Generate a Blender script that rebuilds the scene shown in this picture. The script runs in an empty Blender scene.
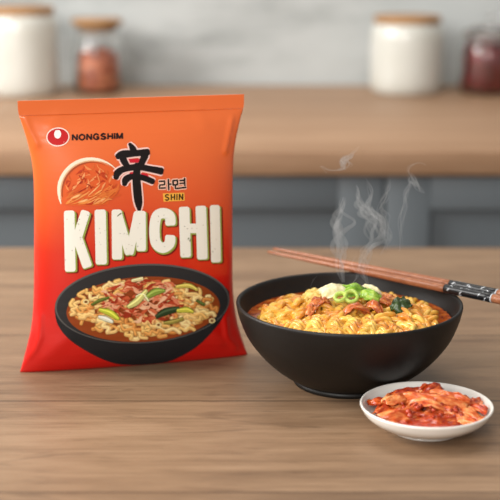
import bpy, bmesh, math, random
from mathutils import Vector, Matrix, noise
from mathutils.geometry import delaunay_2d_cdt

# ------------------------------------------------------------------ camera, light, exposure
SC = bpy.context.scene
COL = SC.collection
PI = math.pi
TZ = 0.75                                   # table top above the floor
CAM_H, PITCH, F = 0.354, math.radians(13.85), 1300.0
cd = bpy.data.cameras.new('camera'); cam = bpy.data.objects.new('camera', cd); COL.objects.link(cam)
cam.location = (0, 0, TZ + CAM_H); cam.rotation_euler = (PI / 2 - PITCH, 0, 0)
cd.sensor_width = 36; cd.lens = F / 500 * 36; cd.clip_start = 0.02
cd.dof.use_dof = True; cd.dof.focus_distance = 1.0; cd.dof.aperture_fstop = 5.6
SC.camera = cam

w = bpy.data.worlds.new('world'); SC.world = w; w.use_nodes = True
w.node_tree.nodes['Background'].inputs[0].default_value = (1.0, 0.965, 0.925, 1)
w.node_tree.nodes['Background'].inputs[1].default_value = 0.46

def area(name, loc, target, sx, sy, power, color):
    l = bpy.data.lights.new(name, 'AREA'); l.shape = 'RECTANGLE'; l.size = sx; l.size_y = sy
    l.energy = power; l.color = color
    o = bpy.data.objects.new(name, l); COL.objects.link(o); o.location = loc
    o.rotation_euler = (Vector(target) - Vector(loc)).to_track_quat('-Z', 'Y').to_euler()
    return o
area('window_daylight', (-1.75, 1.20, TZ + 1.05), (0.1, 1.25, TZ), 1.1, 1.0, 66, (1.0, 0.97, 0.93))
area('front_fill', (-0.85, -0.80, TZ + 0.95), (-0.1, 1.05, TZ + 0.08), 1.0, 0.8, 34, (1.0, 0.97, 0.93))  # added fill from front left to brighten the packet; no real fitting
area('overhead_soft', (0.1, 1.75, TZ + 1.75), (0.1, 1.3, TZ), 1.0, 0.5, 12, (1.0, 0.93, 0.84))  # added soft lamp overhead, an unseen source with no fitting

SC.view_settings.view_transform = 'Standard'
SC.view_settings.look = 'None'
SC.view_settings.gamma = 1
SC.view_settings.use_curve_mapping = False
SC.view_settings.exposure = 0.0

# ------------------------------------------------------------------ helpers
def lin(c):
    return c / 12.92 if c <= 0.04045 else ((c + 0.055) / 1.055) ** 2.4
def rgb(r, g, b, a=1.0):
    return (lin(r / 255), lin(g / 255), lin(b / 255), a)

def mat(name, color=(200, 200, 200), rough=0.5, **kw):
    m = bpy.data.materials.new(name); m.use_nodes = True
    b = m.node_tree.nodes['Principled BSDF']
    b.inputs['Base Color'].default_value = rgb(*color); b.inputs['Roughness'].default_value = rough
    for k, v in kw.items():
        b.inputs[k.replace('_', ' ')].default_value = v
    return m
class NT:
    """small node-tree writer"""
    def __init__(s, m):
        s.t = m.node_tree; s.n = s.t.nodes; s.b = s.n['Principled BSDF']
    def add(s, kind, **kw):
        n = s.n.new(kind)
        for k, v in kw.items(): setattr(n, k, v)
        return n
    def link(s, a, b): s.t.links.new(a, b)
    def coords(s, scale=(1, 1, 1), loc=(0, 0, 0), out='Object'):
        c = s.add('ShaderNodeTexCoord'); mp = s.add('ShaderNodeMapping')
        mp.inputs['Scale'].default_value = scale; mp.inputs['Location'].default_value = loc
        s.link(c.outputs[out], mp.inputs[0]); return mp.outputs[0]
    def noise(s, vec, scale=5, detail=4, rough=0.5, dist=0.0):
        n = s.add('ShaderNodeTexNoise'); n.inputs['Scale'].default_value = scale
        n.inputs['Detail'].default_value = detail; n.inputs['Roughness'].default_value = rough
        n.inputs['Distortion'].default_value = dist
        s.link(vec, n.inputs['Vector']); return n.outputs['Fac']
    def ramp(s, fac, stops, interp='LINEAR'):
        r = s.add('ShaderNodeValToRGB'); r.color_ramp.interpolation = interp
        e = r.color_ramp.elements
        while len(e) < len(stops): e.new(0.5)
        for i, (p, c) in enumerate(stops): e[i].position = p; e[i].color = rgb(*c)
        s.link(fac, r.inputs[0]); return r.outputs[0]
    def mix(s, a, b, fac, mode='MIX'):
        m = s.add('ShaderNodeMix', data_type='RGBA', blend_type=mode)
        for sock, v in ((m.inputs[6], a), (m.inputs[7], b), (m.inputs[0], fac)):
            if hasattr(v, 'is_output'): s.link(v, sock)
            else: sock.default_value = v
        return m.outputs[2]
    def math(s, op, a, b=0.0):
        m = s.add('ShaderNodeMath', operation=op)
        for sock, v in zip(m.inputs, (a, b)):
            if hasattr(v, 'is_output'): s.link(v, sock)
            else: sock.default_value = v
        return m.outputs[0]
    def bump(s, height, strength=0.3, dist=0.002):
        b = s.add('ShaderNodeBump'); b.inputs['Strength'].default_value = strength
        b.inputs['Distance'].default_value = dist
        s.link(height, b.inputs['Height']); s.link(b.outputs[0], s.b.inputs['Normal'])
    def color(s, c): s.link(c, s.b.inputs['Base Color'])

def obj(name, bm, material, parent=None, loc=(0, 0, 0), rot=(0, 0, 0), smooth=True, recalc=True):
    me = bpy.data.meshes.new(name)
    if recalc: bmesh.ops.recalc_face_normals(bm, faces=bm.faces[:])
    bm.to_mesh(me); bm.free()
    for mm in (material if isinstance(material, (list, tuple)) else [material]): me.materials.append(mm)
    if smooth: me.polygons.foreach_set('use_smooth', [True] * len(me.polygons))
    o = bpy.data.objects.new(name, me); COL.objects.link(o)
    o.location = loc; o.rotation_euler = rot
    if parent: o.parent = parent
    return o
def sharp(o, deg=35):
    me = o.data; bm = bmesh.new(); bm.from_mesh(me)
    for e in bm.edges:
        if len(e.link_faces) == 2 and e.calc_face_angle(0) > math.radians(deg): e.smooth = False
    bm.to_mesh(me); bm.free(); return o
def tag(o, label, cat, group=None, kind=None):
    o['label'] = label; o['category'] = cat
    if group: o['group'] = group
    if kind: o['kind'] = kind
    return o
def thing(name, label, cat, loc=(0, 0, 0), rz=0.0, group=None):
    o = bpy.data.objects.new(name, None); COL.objects.link(o)
    o.empty_display_size = 0.02
    o.location = loc; o.rotation_euler = (0, 0, rz)
    return tag(o, label, cat, group)
def structure(name, bm, m, smooth=False):
    o = obj(name, bm, m, smooth=smooth); o['kind'] = 'structure'; return o

def box(bm, x0, x1, y0, y1, z0, z1, bev=0.0, seg=2):
    r = bmesh.ops.create_cube(bm, size=1.0)
    for v in r['verts']:
        v.co = Vector(((x0 + x1) / 2 + v.co.x * (x1 - x0), (y0 + y1) / 2 + v.co.y * (y1 - y0), (z0 + z1) / 2 + v.co.z * (z1 - z0)))
    if bev:
        es = list({e for v in r['verts'] for e in v.link_edges})
        bmesh.ops.bevel(bm, geom=es, offset=bev, segments=seg, affect='EDGES', profile=0.5)
    return bm
def newbox(*a, **k): return box(bmesh.new(), *a, **k)

def lathe(bm, prof, n=96, c=(0, 0, 0), wob=None):
    rings = []
    for r, z in prof:
        if r < 1e-6:
            rings.append([bm.verts.new((c[0], c[1], c[2] + z))])
        else:
            rings.append([bm.verts.new((c[0] + r * math.cos(2 * PI * i / n), c[1] + r * math.sin(2 * PI * i / n), c[2] + z)) for i in range(n)])
    for a, b in zip(rings, rings[1:]):
        for i in range(n):
            j = (i + 1) % n
            q = [a[i % len(a)], a[j % len(a)], b[j % len(b)], b[i % len(b)]]
            u = []
            for v in q:
                if v not in u: u.append(v)
            if len(u) > 2: bm.faces.new(u)
    return bm
def spline(pts, sub=6):
    """Catmull-Rom through tuples of any length"""
    P = [pts[0]] + list(pts) + [pts[-1]]
    out = []
    for i in range(1, len(P) - 2):
        for k in range(sub):
            t = k / sub
            out.append(tuple(0.5 * ((2 * b) + (-a + c) * t + (2 * a - 5 * b + 4 * c - d) * t * t + (-a + 3 * b - 3 * c + d) * t ** 3)
                             for a, b, c, d in zip(P[i - 1], P[i], P[i + 1], P[i + 2])))
    out.append(tuple(pts[-1])); return out
def tube(bm, pts, rad, n=8, flat=1.0, up=Vector((0, 0, 1)), col=None, layer=None):
    """closed round-ended tube; rad a number or list; flat squeezes the second axis"""
    pts = [Vector(p) for p in pts]
    if not hasattr(rad, '__len__'): rad = [rad] * len(pts)
    rings = []; side = None
    for i, p in enumerate(pts):
        t = (pts[min(i + 1, len(pts) - 1)] - pts[max(i - 1, 0)]).normalized()
        if side is None:
            side = t.cross(up)
            if side.length < 1e-4: side = t.cross(Vector((1, 0, 0)))
        side = (side - t * side.dot(t)).normalized()
        b = t.cross(side)
        rings.append([bm.verts.new(p + (side * math.cos(2 * PI * k / n) + b * math.sin(2 * PI * k / n) * flat) * rad[i]) for k in range(n)])
    fs = []
    for a, b in zip(rings, rings[1:]):
        for k in range(n):
            fs.append(bm.faces.new((a[k], a[(k + 1) % n], b[(k + 1) % n], b[k])))
    for ring, p, s in ((rings[0], pts[0], -1), (rings[-1], pts[-1], 1)):
        d = (pts[1] - pts[0]).normalized() if s < 0 else (pts[-1] - pts[-2]).normalized()
        c = bm.verts.new(p + d * s * (rad[0] if s < 0 else rad[-1]) * 0.5)
        for k in range(n): fs.append(bm.faces.new((ring[k], ring[(k + 1) % n], c)))
    if layer is not None:
        for f in fs:
            for l in f.loops: l[layer] = col
    return bm
def blob(bm, c, r, seed, sub=3, amp=0.25, freq=1.6, sc=(1, 1, 1)):
    v = bmesh.ops.create_icosphere(bm, subdivisions=sub, radius=1.0)['verts']
    for q in v:
        n = noise.noise(q.co * freq + Vector((seed * 7.3, seed * 1.7, 3)))
        q.co = Vector(c) + Vector((q.co.x * sc[0], q.co.y * sc[1], q.co.z * sc[2])) * r * (1 + amp * n)
    return bm

# ------------------------------------------------------------------ materials
def wood_mat(name, stops, scale, seams=None, rough=(0.38, 0.55), bump=0.12, pores=False):
    m = mat(name, rough=0.45); t = NT(m)
    v = t.coords()
    if seams:                                     # boards of a fixed width running along x, each with its own grain
        sp = t.add('ShaderNodeSeparateXYZ'); t.link(v, sp.inputs[0])
        yy = t.math('DIVIDE', t.math('ADD', sp.outputs[1], seams[1]), seams[0])
        idx = t.math('FLOOR', yy); fr = t.math('FRACT', yy)
        cb = t.add('ShaderNodeCombineXYZ')
        t.link(t.math('ADD', sp.outputs[0], t.math('MULTIPLY', idx, 3.37)), cb.inputs[0])
        t.link(sp.outputs[1], cb.inputs[1]); t.link(t.math('ADD', sp.outputs[2], t.math('MULTIPLY', idx, 1.9)), cb.inputs[2])
        v = cb.outputs[0]
    v0 = v; mp = t.add('ShaderNodeMapping'); mp.inputs['Scale'].default_value = scale; t.link(v, mp.inputs[0]); v = mp.outputs[0]
    a = t.noise(v, 1.0, 6, 0.6, 0.6); b = t.noise(v, 4.3, 8, 0.68, 0.3)
    mp2 = t.add('ShaderNodeMapping'); mp2.inputs['Scale'].default_value = (0.55, 7.0, 7.0); t.link(v, mp2.inputs[0])
    f = t.noise(mp2.outputs[0], 3.0, 4, 0.7)
    fac = t.math('ADD', t.math('ADD', t.math('MULTIPLY', a, 0.45), t.math('MULTIPLY', b, 0.33)), t.math('MULTIPLY', f, 0.22))
    c = t.ramp(fac, stops)
    if pores:                                     # short dark pores and a few knots in the grain
        mp3 = t.add('ShaderNodeMapping'); mp3.inputs['Scale'].default_value = (26, 330, 60); t.link(v0, mp3.inputs[0])
        pr = t.ramp(t.noise(mp3.outputs[0], 1.0, 3, 0.6), [(0.30, (255, 255, 255)), (0.38, (0, 0, 0))])
        c = t.mix(c, rgb(74, 54, 40), t.math('MULTIPLY', pr, 0.42))
        mp4 = t.add('ShaderNodeMapping'); mp4.inputs['Scale'].default_value = (7, 34, 10); t.link(v0, mp4.inputs[0])
        kn = t.ramp(t.noise(mp4.outputs[0], 1.0, 3, 0.55, 1.2), [(0.28, (255, 255, 255)), (0.40, (0, 0, 0))])
        c = t.mix(c, rgb(84, 62, 46), t.math('MULTIPLY', kn, 0.6))
    if seams:
        wn = t.add('ShaderNodeTexWhiteNoise', noise_dimensions='1D'); t.link(idx, wn.inputs['W'])
        k = t.math('ADD', t.math('MULTIPLY', wn.outputs['Value'], 0.16), 0.92)
        c = t.mix(c, k, 1.0, 'MULTIPLY')
        edge = t.math('LESS_THAN', fr, 0.013)
        c = t.mix(c, rgb(70, 50, 36), t.math('MULTIPLY', edge, 0.75))
    t.color(c); t.bump(fac, bump, 0.002); t.b.inputs['Specular IOR Level'].default_value = 0.35
    mr = t.add('ShaderNodeMapRange'); mr.inputs['To Min'].default_value = rough[0]; mr.inputs['To Max'].default_value = rough[1]
    t.link(b, mr.inputs[0]); t.link(mr.outputs[0], t.b.inputs['Roughness'])
    return m
M_table = wood_mat('greyish oak', [(0.30, (82, 60, 43)), (0.42, (118, 92, 69)), (0.52, (139, 111, 85)), (0.66, (160, 132, 105))], (3.0, 22, 8), (0.168, 0.121), (0.42, 0.6), 0.12, True)
M_counter = wood_mat('warm beech', [(0.3, (126, 94, 68)), (0.45, (148, 115, 87)), (0.55, (162, 129, 101)), (0.7, (178, 146, 118))], (1.6, 14, 14), None, (0.45, 0.6))
M_lid = wood_mat('lid wood', [(0.3, (132, 94, 58)), (0.5, (162, 122, 80)), (0.7, (186, 146, 102))], (9, 60, 60), None, (0.5, 0.65))
M_stick = wood_mat('chopstick wood', [(0.3, (112, 66, 44)), (0.5, (148, 92, 62)), (0.7, (182, 124, 90))], (6, 240, 240), None, (0.3, 0.4), 0.05)

M_wall = mat('whitewashed plaster', rough=0.85); t = NT(M_wall)
v = t.coords((1.3, 1, 5.5)); n1 = t.noise(v, 2.3, 5, 0.62, 0.4); n2 = t.noise(t.coords((4, 4, 9)), 3, 4, 0.6)
t.color(t.ramp(t.math('ADD', t.math('MULTIPLY', n1, 0.75), t.math('MULTIPLY', n2, 0.25)),
               [(0.32, (128, 132, 131)), (0.42, (166, 171, 171)), (0.52, (182, 187, 187)), (0.7, (190, 195, 195))]))
t.bump(n2, 0.15, 0.003)
M_floor = wood_mat('floor boards', [(0.3, (92, 68, 50)), (0.5, (126, 96, 72)), (0.7, (150, 118, 90))], (1.2, 9, 9), (0.14, 0.0))
M_cab = mat('slate blue paint', (98, 106, 111), 0.5)
t = NT(M_cab); t.bump(t.noise(t.coords(), 60, 2), 0.05, 0.001)
M_dark = mat('dark plinth', (40, 42, 44), 0.7)
M_frame = mat('white window paint', (226, 224, 218), 0.5)
M_ceramic = mat('cream ceramic glaze', (226, 222, 208), 0.28, Coat_Weight=0.3)
t = NT(M_ceramic); t.color(t.ramp(t.noise(t.coords((1, 1, 1)), 16, 3), [(0.3, (197, 198, 190)), (0.7, (207, 208, 202))]))
M_glass = mat('clear glass', (255, 255, 255), 0.02, Transmission_Weight=1.0, IOR=1.45)
M_wire = mat('steel wire', (170, 170, 168), 0.3, Metallic=1.0)
M_rubber = mat('grey rubber seal', (150, 120, 108), 0.7)

M_bowl = mat('matte black stoneware', (18, 16, 15), 0.5, Specular_IOR_Level=0.4); t = NT(M_bowl)
nn = t.noise(t.coords(), 900, 2, 0.6); t.color(t.ramp(nn, [(0.35, (11, 10, 9)), (0.6, (15, 13, 12)), (0.75, (26, 24, 23))]))
t.bump(nn, 0.12, 0.0004)
M_dish = mat('white porcelain', (236, 232, 225), 0.16, Coat_Weight=0.5)
M_broth = mat('red oily broth', (150, 52, 14), 0.14, Coat_Weight=0.3); t = NT(M_broth)
M_broth.node_tree.nodes['Principled BSDF'].inputs['Subsurface Radius'].default_value = (0.004, 0.001, 0.0005)
t.color(t.ramp(t.noise(t.coords(), 130, 4, 0.6), [(0.32, (132, 48, 10)), (0.5, (176, 80, 22)), (0.68, (212, 120, 42))]))
M_noodle = mat('golden noodle', (226, 172, 84), 0.32, Subsurface_Weight=0.08, Coat_Weight=0.25)
M_noodle.node_tree.nodes['Principled BSDF'].inputs['Subsurface Radius'].default_value = (0.004, 0.002, 0.0008)
t = NT(M_noodle); at = t.add('ShaderNodeAttribute', attribute_name='tint')
nz = t.ramp(t.noise(t.coords(), 70, 4, 0.55), [(0.36, (206, 130, 36)), (0.52, (226, 174, 68)), (0.68, (238, 206, 104))])
t.color(t.mix(nz, at.outputs['Color'], 1.0, 'MULTIPLY'))

def food(name, stops, scale, rough=0.25, bump=0.35, sss=0.2, radius=(0.004, 0.0012, 0.0006), var=0.12, fibre=False):
    m = mat(name, rough=rough, Subsurface_Weight=sss, Coat_Weight=0.22, Coat_Roughness=0.15, Specular_IOR_Level=0.35)
    t = NT(m); t.b.inputs['Subsurface Radius'].default_value = radius
    oi = t.add('ShaderNodeObjectInfo')
    n = t.noise(t.coords((0.35, 1.2, 1), out='Object') if fibre else t.coords(), scale, 5, 0.62, 0.8)
    f = t.math('ADD', n, t.math('MULTIPLY', t.math('SUBTRACT', oi.outputs['Random'], 0.5), var))
    t.color(t.ramp(f, stops)); t.bump(n, bump, 0.0012)
    return m
M_kred = food('kimchi red', [(0.34, (116, 22, 5)), (0.46, (168, 50, 14)), (0.57, (200, 86, 30)), (0.70, (230, 142, 78))], 190, sss=0.0, bump=0.5, fibre=True)
M_kpale = food('kimchi pale', [(0.34, (150, 36, 10)), (0.44, (198, 84, 34)), (0.55, (224, 134, 74)), (0.68, (240, 184, 126))], 170, sss=0.0, bump=0.5, fibre=True)
M_paste = food('chilli paste', [(0.35, (104, 18, 4)), (0.6, (176, 54, 18))], 260, 0.25, 0.6, sss=0.0)
M_topk = food('cooked kimchi', [(0.32, (150, 62, 22)), (0.46, (192, 98, 46)), (0.57, (220, 140, 78)), (0.70, (240, 188, 124))], 200, sss=0.08, fibre=True)
M_white = food('white scallion', [(0.36, (222, 206, 140)), (0.6, (244, 236, 196))], 180, 0.3, 0.2, 0.08, (0.003, 0.003, 0.002))
M_pale = food('pale cabbage', [(0.36, (206, 158, 70)), (0.6, (240, 214, 126))], 190, 0.3, 0.3, 0.08, (0.003, 0.003, 0.002))
M_green = food('scallion green', [(0.34, (92, 138, 26)), (0.5, (136, 180, 46)), (0.66, (190, 212, 96))], 220, 0.3, 0.3, 0.05, (0.002, 0.003, 0.001), fibre=True)
M_ring = food('scallion ring', [(0.3, (138, 176, 52)), (0.6, (196, 216, 110))], 140, 0.3, 0.1, 0.25, (0.002, 0.003, 0.001))
M_weed = food('dark green leaf', [(0.3, (28, 44, 18)), (0.6, (58, 80, 30))], 120, 0.35, 0.3, 0.05, (0.001, 0.002, 0.001))
M_chili = mat('dried red chilli', (150, 52, 34), 0.45); t = NT(M_chili)
t.color(t.ramp(t.noise(t.coords(), 70, 3), [(0.35, (122, 54, 32)), (0.5, (176, 88, 56)), (0.66, (216, 140, 100))]))
M_sauce = mat('dark red preserve', (112, 26, 24), 0.35); t = NT(M_sauce)
t.color(t.ramp(t.noise(t.coords(), 55, 3), [(0.35, (84, 14, 14)), (0.65, (118, 28, 26))]))
M_band = mat('black lacquer', (22, 24, 28), 0.3)
M_mother = mat('pale inlay', (176, 180, 184), 0.25)

M_print = mat('printing ink', rough=0.5, Specular_IOR_Level=0.2); t = NT(M_print)
at = t.add('ShaderNodeAttribute', attribute_name='ink'); t.color(at.outputs['Color'])
M_film = mat('orange to red printed film', rough=0.34, Specular_IOR_Level=0.3, Coat_Weight=0.5, Coat_Roughness=0.14); t = NT(M_film)
sp = t.add('ShaderNodeSeparateXYZ'); t.link(t.coords(), sp.inputs[0])
nf = t.noise(t.coords((1, 1, 0.6)), 14, 2)
zf = t.math('ADD', t.math('MULTIPLY', sp.outputs[2], 1 / 0.224), t.math('MULTIPLY', t.math('SUBTRACT', nf, 0.5), 0.16))
t.color(t.ramp(zf, [(0.0, (200, 18, 12)), (0.30, (208, 24, 14)), (0.46, (210, 44, 18)), (0.62, (222, 84, 32)), (0.80, (234, 108, 46)), (1.0, (234, 112, 50))]))

M_steam = bpy.data.materials.new('steam'); M_steam.use_nodes = True
nt = M_steam.node_tree; nt.nodes.clear()
so = nt.nodes.new('ShaderNodeOutputMaterial'); vs = nt.nodes.new('ShaderNodeVolumeScatter')
vs.inputs['Color'].default_value = (1, 1, 1, 1); vs.inputs['Density'].default_value = 82; vs.inputs['Anisotropy'].default_value = 0.2
nt.links.new(vs.outputs[0], so.inputs['Volume'])

# ------------------------------------------------------------------ the room
structure('floor', newbox(-2.2, 2.2, -1.2, 2.55, -0.05, 0), M_floor)
structure('wall_back', newbox(-2.2, 2.2, 2.53, 2.63, 0, 2.6), M_wall)
bm = bmesh.new()
WX0, WX1 = -2.30, -2.2
box(bm, WX0, WX1, -1.2, 0.55, 0, 2.6); box(bm, WX0, WX1, 2.15, 2.63, 0, 2.6)
box(bm, WX0, WX1, 0.55, 2.15, 0, 1.15); box(bm, WX0, WX1, 0.55, 2.15, 2.35, 2.6)
structure('wall_left', bm, M_wall)
bm = bmesh.new()
for y0, y1, z0, z1 in ((0.55, 0.61, 1.15, 2.35), (2.09, 2.15, 1.15, 2.35), (0.61, 2.09, 1.15, 1.21), (0.61, 2.09, 2.29, 2.35), (1.33, 1.37, 1.21, 2.29)):
    box(bm, -2.28, -2.22, y0, y1, z0, z1)
structure('window_1', bm, M_frame)

# the kitchen counter at the back
CT = TZ + 0.0613; CF, CB = 1.75, 2.525
wt = obj('worktop', newbox(-1.03, 1.40, CF, CB, CT - 0.0345, CT, 0.003), M_counter)
sharp(tag(wt, 'long warm beech worktop on the grey cabinets at the back', 'worktop'))
def cabinet(x0, x1, label, ndoor=2):
    c = thing('base_cabinet', label, 'cabinet', ((x0 + x1) / 2, (CF + CB) / 2, 0), 0, 'slate grey base cabinets under the worktop')
    hw = (x1 - x0) / 2; hy = (CB - CF) / 2
    top = CT - 0.0347
    b = bmesh.new(); box(b, -hw + 0.001, hw - 0.001, -hy + 0.035, hy, 0.10, top)
    obj('carcass', b, M_cab, c, smooth=False)
    obj('plinth', newbox(-hw + 0.002, hw - 0.002, -hy + 0.09, hy - 0.01, 0, 0.0998), M_dark, c, smooth=False)
    dw = 2 * hw / ndoor
    for k in range(ndoor):
        d0, d1 = -hw + k * dw + 0.0015, -hw + (k + 1) * dw - 0.0015
        f = bmesh.new(); ys, ye = -hy + 0.014, -hy + 0.0345
        z0, z1 = 0.11, top - 0.004
        S = 0.062; R = 0.046
        box(f, d0, d0 + S, ys, ye, z0, z1, 0.0012); box(f, d1 - S, d1, ys, ye, z0, z1, 0.0012)
        box(f, d0 + S, d1 - S, ys, ye, z1 - R, z1, 0.0012); box(f, d0 + S, d1 - S, ys, ye, z0, z0 + S, 0.0012)
        dr = sharp(obj('door', f, M_cab, c))
        obj('door_panel', newbox(d0 + S - 0.002, d1 - S + 0.002, ys + 0.013, ye - 0.001, z0 + S - 0.002, z1 - R + 0.002), M_cab, dr, smooth=False)
cabinet(-1.014, -0.214, 'slate grey shaker base cabinet mostly hidden behind the orange packet')
cabinet(-0.214, 0.586, 'slate grey shaker base cabinet with its doors meeting behind the steam')

# ------------------------------------------------------------------ the table
tb = thing('table', 'greyish oak table the packet, bowl and dish stand on', 'table', (0, 0.9, 0))
sharp(obj('table_top', newbox(-0.85, 0.85, -0.62, 0.55, TZ - 0.04, TZ, 0.003), M_table, tb))
for sx in (-1, 1):
    for sy in (-1, 1):
        cx, cy = sx * 0.78, -0.035 + sy * 0.52
        obj('leg', newbox(cx - 0.035, cx + 0.035, cy - 0.035, cy + 0.035, 0, TZ - 0.0402, 0.004), M_table, tb, smooth=False)

# ------------------------------------------------------------------ jars on the worktop
def canister(x, y, r, h, label):
    c = thing('canister', label, 'canister', (x, y, CT), 0)
    b = bmesh.new()
    lathe(b, [(0, 0), (r * 0.86, 0), (r * 0.93, 0.003), (r * 0.985, 0.012), (r, 0.03), (r, h - 0.03), (r * 0.985, h - 0.014), (r * 0.93, h - 0.004),
              (r * 0.89, h), (r * 0.84, h - 0.002), (r * 0.84, 0.012), (0, 0.010)], 72)
    obj('canister_body', b, M_ceramic, c)
    b = bmesh.new()
    lathe(b, [(0, h - 0.012), (r * 0.82, h - 0.012), (r * 0.82, h + 0.0005), (r * 0.90, h + 0.0008), (r * 0.915, h + 0.003), (r * 0.915, h + 0.011), (r * 0.90, h + 0.0135), (0, h + 0.0138)], 72)
    sharp(obj('lid', b, M_lid, c), 50)
    return c
canister(0.2885, 2.41, 0.0665, 0.1265, 'cream ceramic canister with wooden lid, beside the dark red jar')
canister(-0.4150, 2.38, 0.0665, 0.1440, 'taller cream ceramic canister with wooden lid, cut off at left edge')

j = thing('glass_jar', 'clear glass jar with wooden lid holding dried red chillies', 'jar', (-0.2790, 2.40, CT))
b = bmesh.new()
lathe(b, [(0, 0), (0.034, 0), (0.041, 0.003), (0.0435, 0.010), (0.0435, 0.074), (0.042, 0.082), (0.0375, 0.092), (0.0365, 0.100), (0.0375, 0.120), (0.039, 0.1225), (0.037, 0.1235),
          (0.0338, 0.120), (0.0333, 0.100), (0.0345, 0.093), (0.0395, 0.082), (0.0408, 0.074), (0.0408, 0.010), (0.038, 0.0055), (0, 0.005)], 64)
obj('jar_body', b, M_glass, j)
b = bmesh.new()
lathe(b, [(0, 0.113), (0.0322, 0.113), (0.0322, 0.1240), (0.0445, 0.1244), (0.0460, 0.126), (0.0460, 0.133), (0.0445, 0.135), (0, 0.1352)], 64)
sharp(obj('lid', b, M_lid, j), 50)
rnd = random.Random(5); b = bmesh.new()
lathe(b, [(0, 0.0060), (0.036, 0.0064), (0.0380, 0.012), (0.0380, 0.068), (0.030, 0.074), (0, 0.076)], 40)
for k in range(240):
    a = rnd.uniform(0, 2 * PI); z = rnd.uniform(0.010, 0.078); rr = 0.0345 if z < 0.072 else rnd.uniform(0.005, 0.031)
    p = Vector((rr * math.cos(a), rr * math.sin(a), z)); tn = Vector((-math.sin(a), math.cos(a), rnd.uniform(-1, 1))).normalized()
    L = rnd.uniform(0.005, 0.010)
    q = [p - tn * L, p + Vector((0, 0, 0.001)), p + tn * L]
    q = [Vector((u.x, u.y, max(0.0105, u.z))) for u in q]
    q = [Vector((u.x * min(1, 0.0355 / max(1e-6, math.hypot(u.x, u.y))), u.y * min(1, 0.0355 / max(1e-6, math.hypot(u.x, u.y))), u.z)) for u in q]
    tube(b, q, [0.0014, 0.0036, 0.001], 6)
tag(obj('dried_chillies', b, M_chili, loc=(-0.2790, 2.40, CT)), 'dried red chilli pieces filling the wooden lidded glass jar', 'dried chillies', kind='stuff')

j = thing('clip_top_jar', 'clip top glass jar of dark red preserve at right edge', 'jar', (0.4400, 2.40, CT))
b = bmesh.new()
lathe(b, [(0, 0), (0.044, 0), (0.050, 0.003), (0.052, 0.010), (0.052, 0.070), (0.0505, 0.078), (0.045, 0.086), (0.0435, 0.092), (0.0445, 0.094), (0.041, 0.095),
          (0.0400, 0.092), (0.0415, 0.086), (0.047, 0.077), (0.0490, 0.070), (0.0490, 0.010), (0.047, 0.0055), (0, 0.005)], 64)
obj('jar_body', b, M_glass, j)
b = bmesh.new()
lathe(b, [(0, 0.0973), (0.0445, 0.0973), (0.0455, 0.0985), (0.0455, 0.102), (0.043, 0.106), (0.030, 0.110), (0.012, 0.112), (0.008, 0.115), (0.0075, 0.119), (0.011, 0.123), (0.012, 0.127), (0.009, 0.131), (0, 0.132)], 64)
obj('glass_lid', b, M_glass, j)
b = bmesh.new(); lathe(b, [(0.041, 0.0951), (0.046, 0.0951), (0.0465, 0.0962), (0.046, 0.0972), (0.041, 0.0972), (0.041, 0.0951)], 64)
obj('seal_ring', b, M_rubber, j)
b = bmesh.new()
tube(b, [(0.0465 * math.cos(2 * PI * k / 40), 0.0465 * math.sin(2 * PI * k / 40), 0.0895) for k in range(41)], 0.0012, 6)
for s in (-1, 1):
    tube(b, spline([(s * 0.0475, 0, 0.0895), (s * 0.050, -0.004, 0.100), (s * 0.036, -0.002, 0.1075), (s * 0.016, 0, 0.1135)], 5), 0.0012, 6)
tube(b, spline([(-0.038, -0.031, 0.090), (-0.036, -0.040, 0.098), (-0.030, -0.046, 0.088), (-0.026, -0.056, 0.070)], 5), 0.0012, 6)
obj('wire_clip', b, M_wire, j)
b = bmesh.new(); lathe(b, [(0, 0.0055), (0.044, 0.0062), (0.0472, 0.011), (0.0472, 0.072), (0.045, 0.077), (0.038, 0.084), (0.02, 0.085), (0, 0.0852)], 56)
tag(obj('preserve', b, M_sauce, loc=(0.4400, 2.40, CT)), 'dark red preserve filling the clip top jar', 'preserve')
for o in list(j.children) + [bpy.data.objects['preserve']]: o.data.transform(Matrix.Scale(1.10, 4, (0, 0, 1)) @ Matrix.Scale(1.04, 4, (1, 0, 0)) @ Matrix.Scale(1.04, 4, (0, 1, 0)))

# ------------------------------------------------------------------ camera ray, used to read sizes off the packet artwork
FW = Vector((0, math.cos(PITCH), -math.sin(PITCH))); UP = Vector((0, math.sin(PITCH), math.cos(PITCH)))
def ray(x, y): return FW + Vector((1, 0, 0)) * ((x - 250) / F) + UP * ((250 - y) / F)

# ------------------------------------------------------------------ the noodle packet
PA, PB = Vector((-0.1895, 1.0159, 0)), Vector((-0.0026, 1.0613, 0))
PC = (PA + PB) / 2; PANG = math.atan2(PB.y - PA.y, PB.x - PA.x); PH = 0.2235
packet = thing('noodle_packet', 'orange to red instant noodle packet standing upright on the table', 'noodle packet', (PC.x, PC.y, TZ), PANG)
ex = Vector((math.cos(PANG), math.sin(PANG), 0)); en = Vector((math.sin(PANG), -math.cos(PANG), 0))    # en faces the camera
def onplane(x, y, d=0.0):
    r = ray(x, y); c = Vector((0, 0, CAM_H)); p0 = PC + en * d
    k = (p0 - c).dot(en) / r.dot(en); q = c + r * k - p0
    return q.dot(ex), q.z
def interp(tab, t):
    if t <= tab[0][0]: return tab[0][1]
    for (a, va), (b, vb) in zip(tab, tab[1:]):
        if t <= b:
            u = (t - a) / (b - a); u = u * u * (3 - 2 * u) if len(tab) > 12 else u
            return va + (vb - va) * u
    return tab[-1][1]
def outline(pts):
    tab = sorted((onplane(x, y)[1], onplane(x, y)[0]) for x, y in pts)
    s = spline(tab, 8); return s
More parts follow.
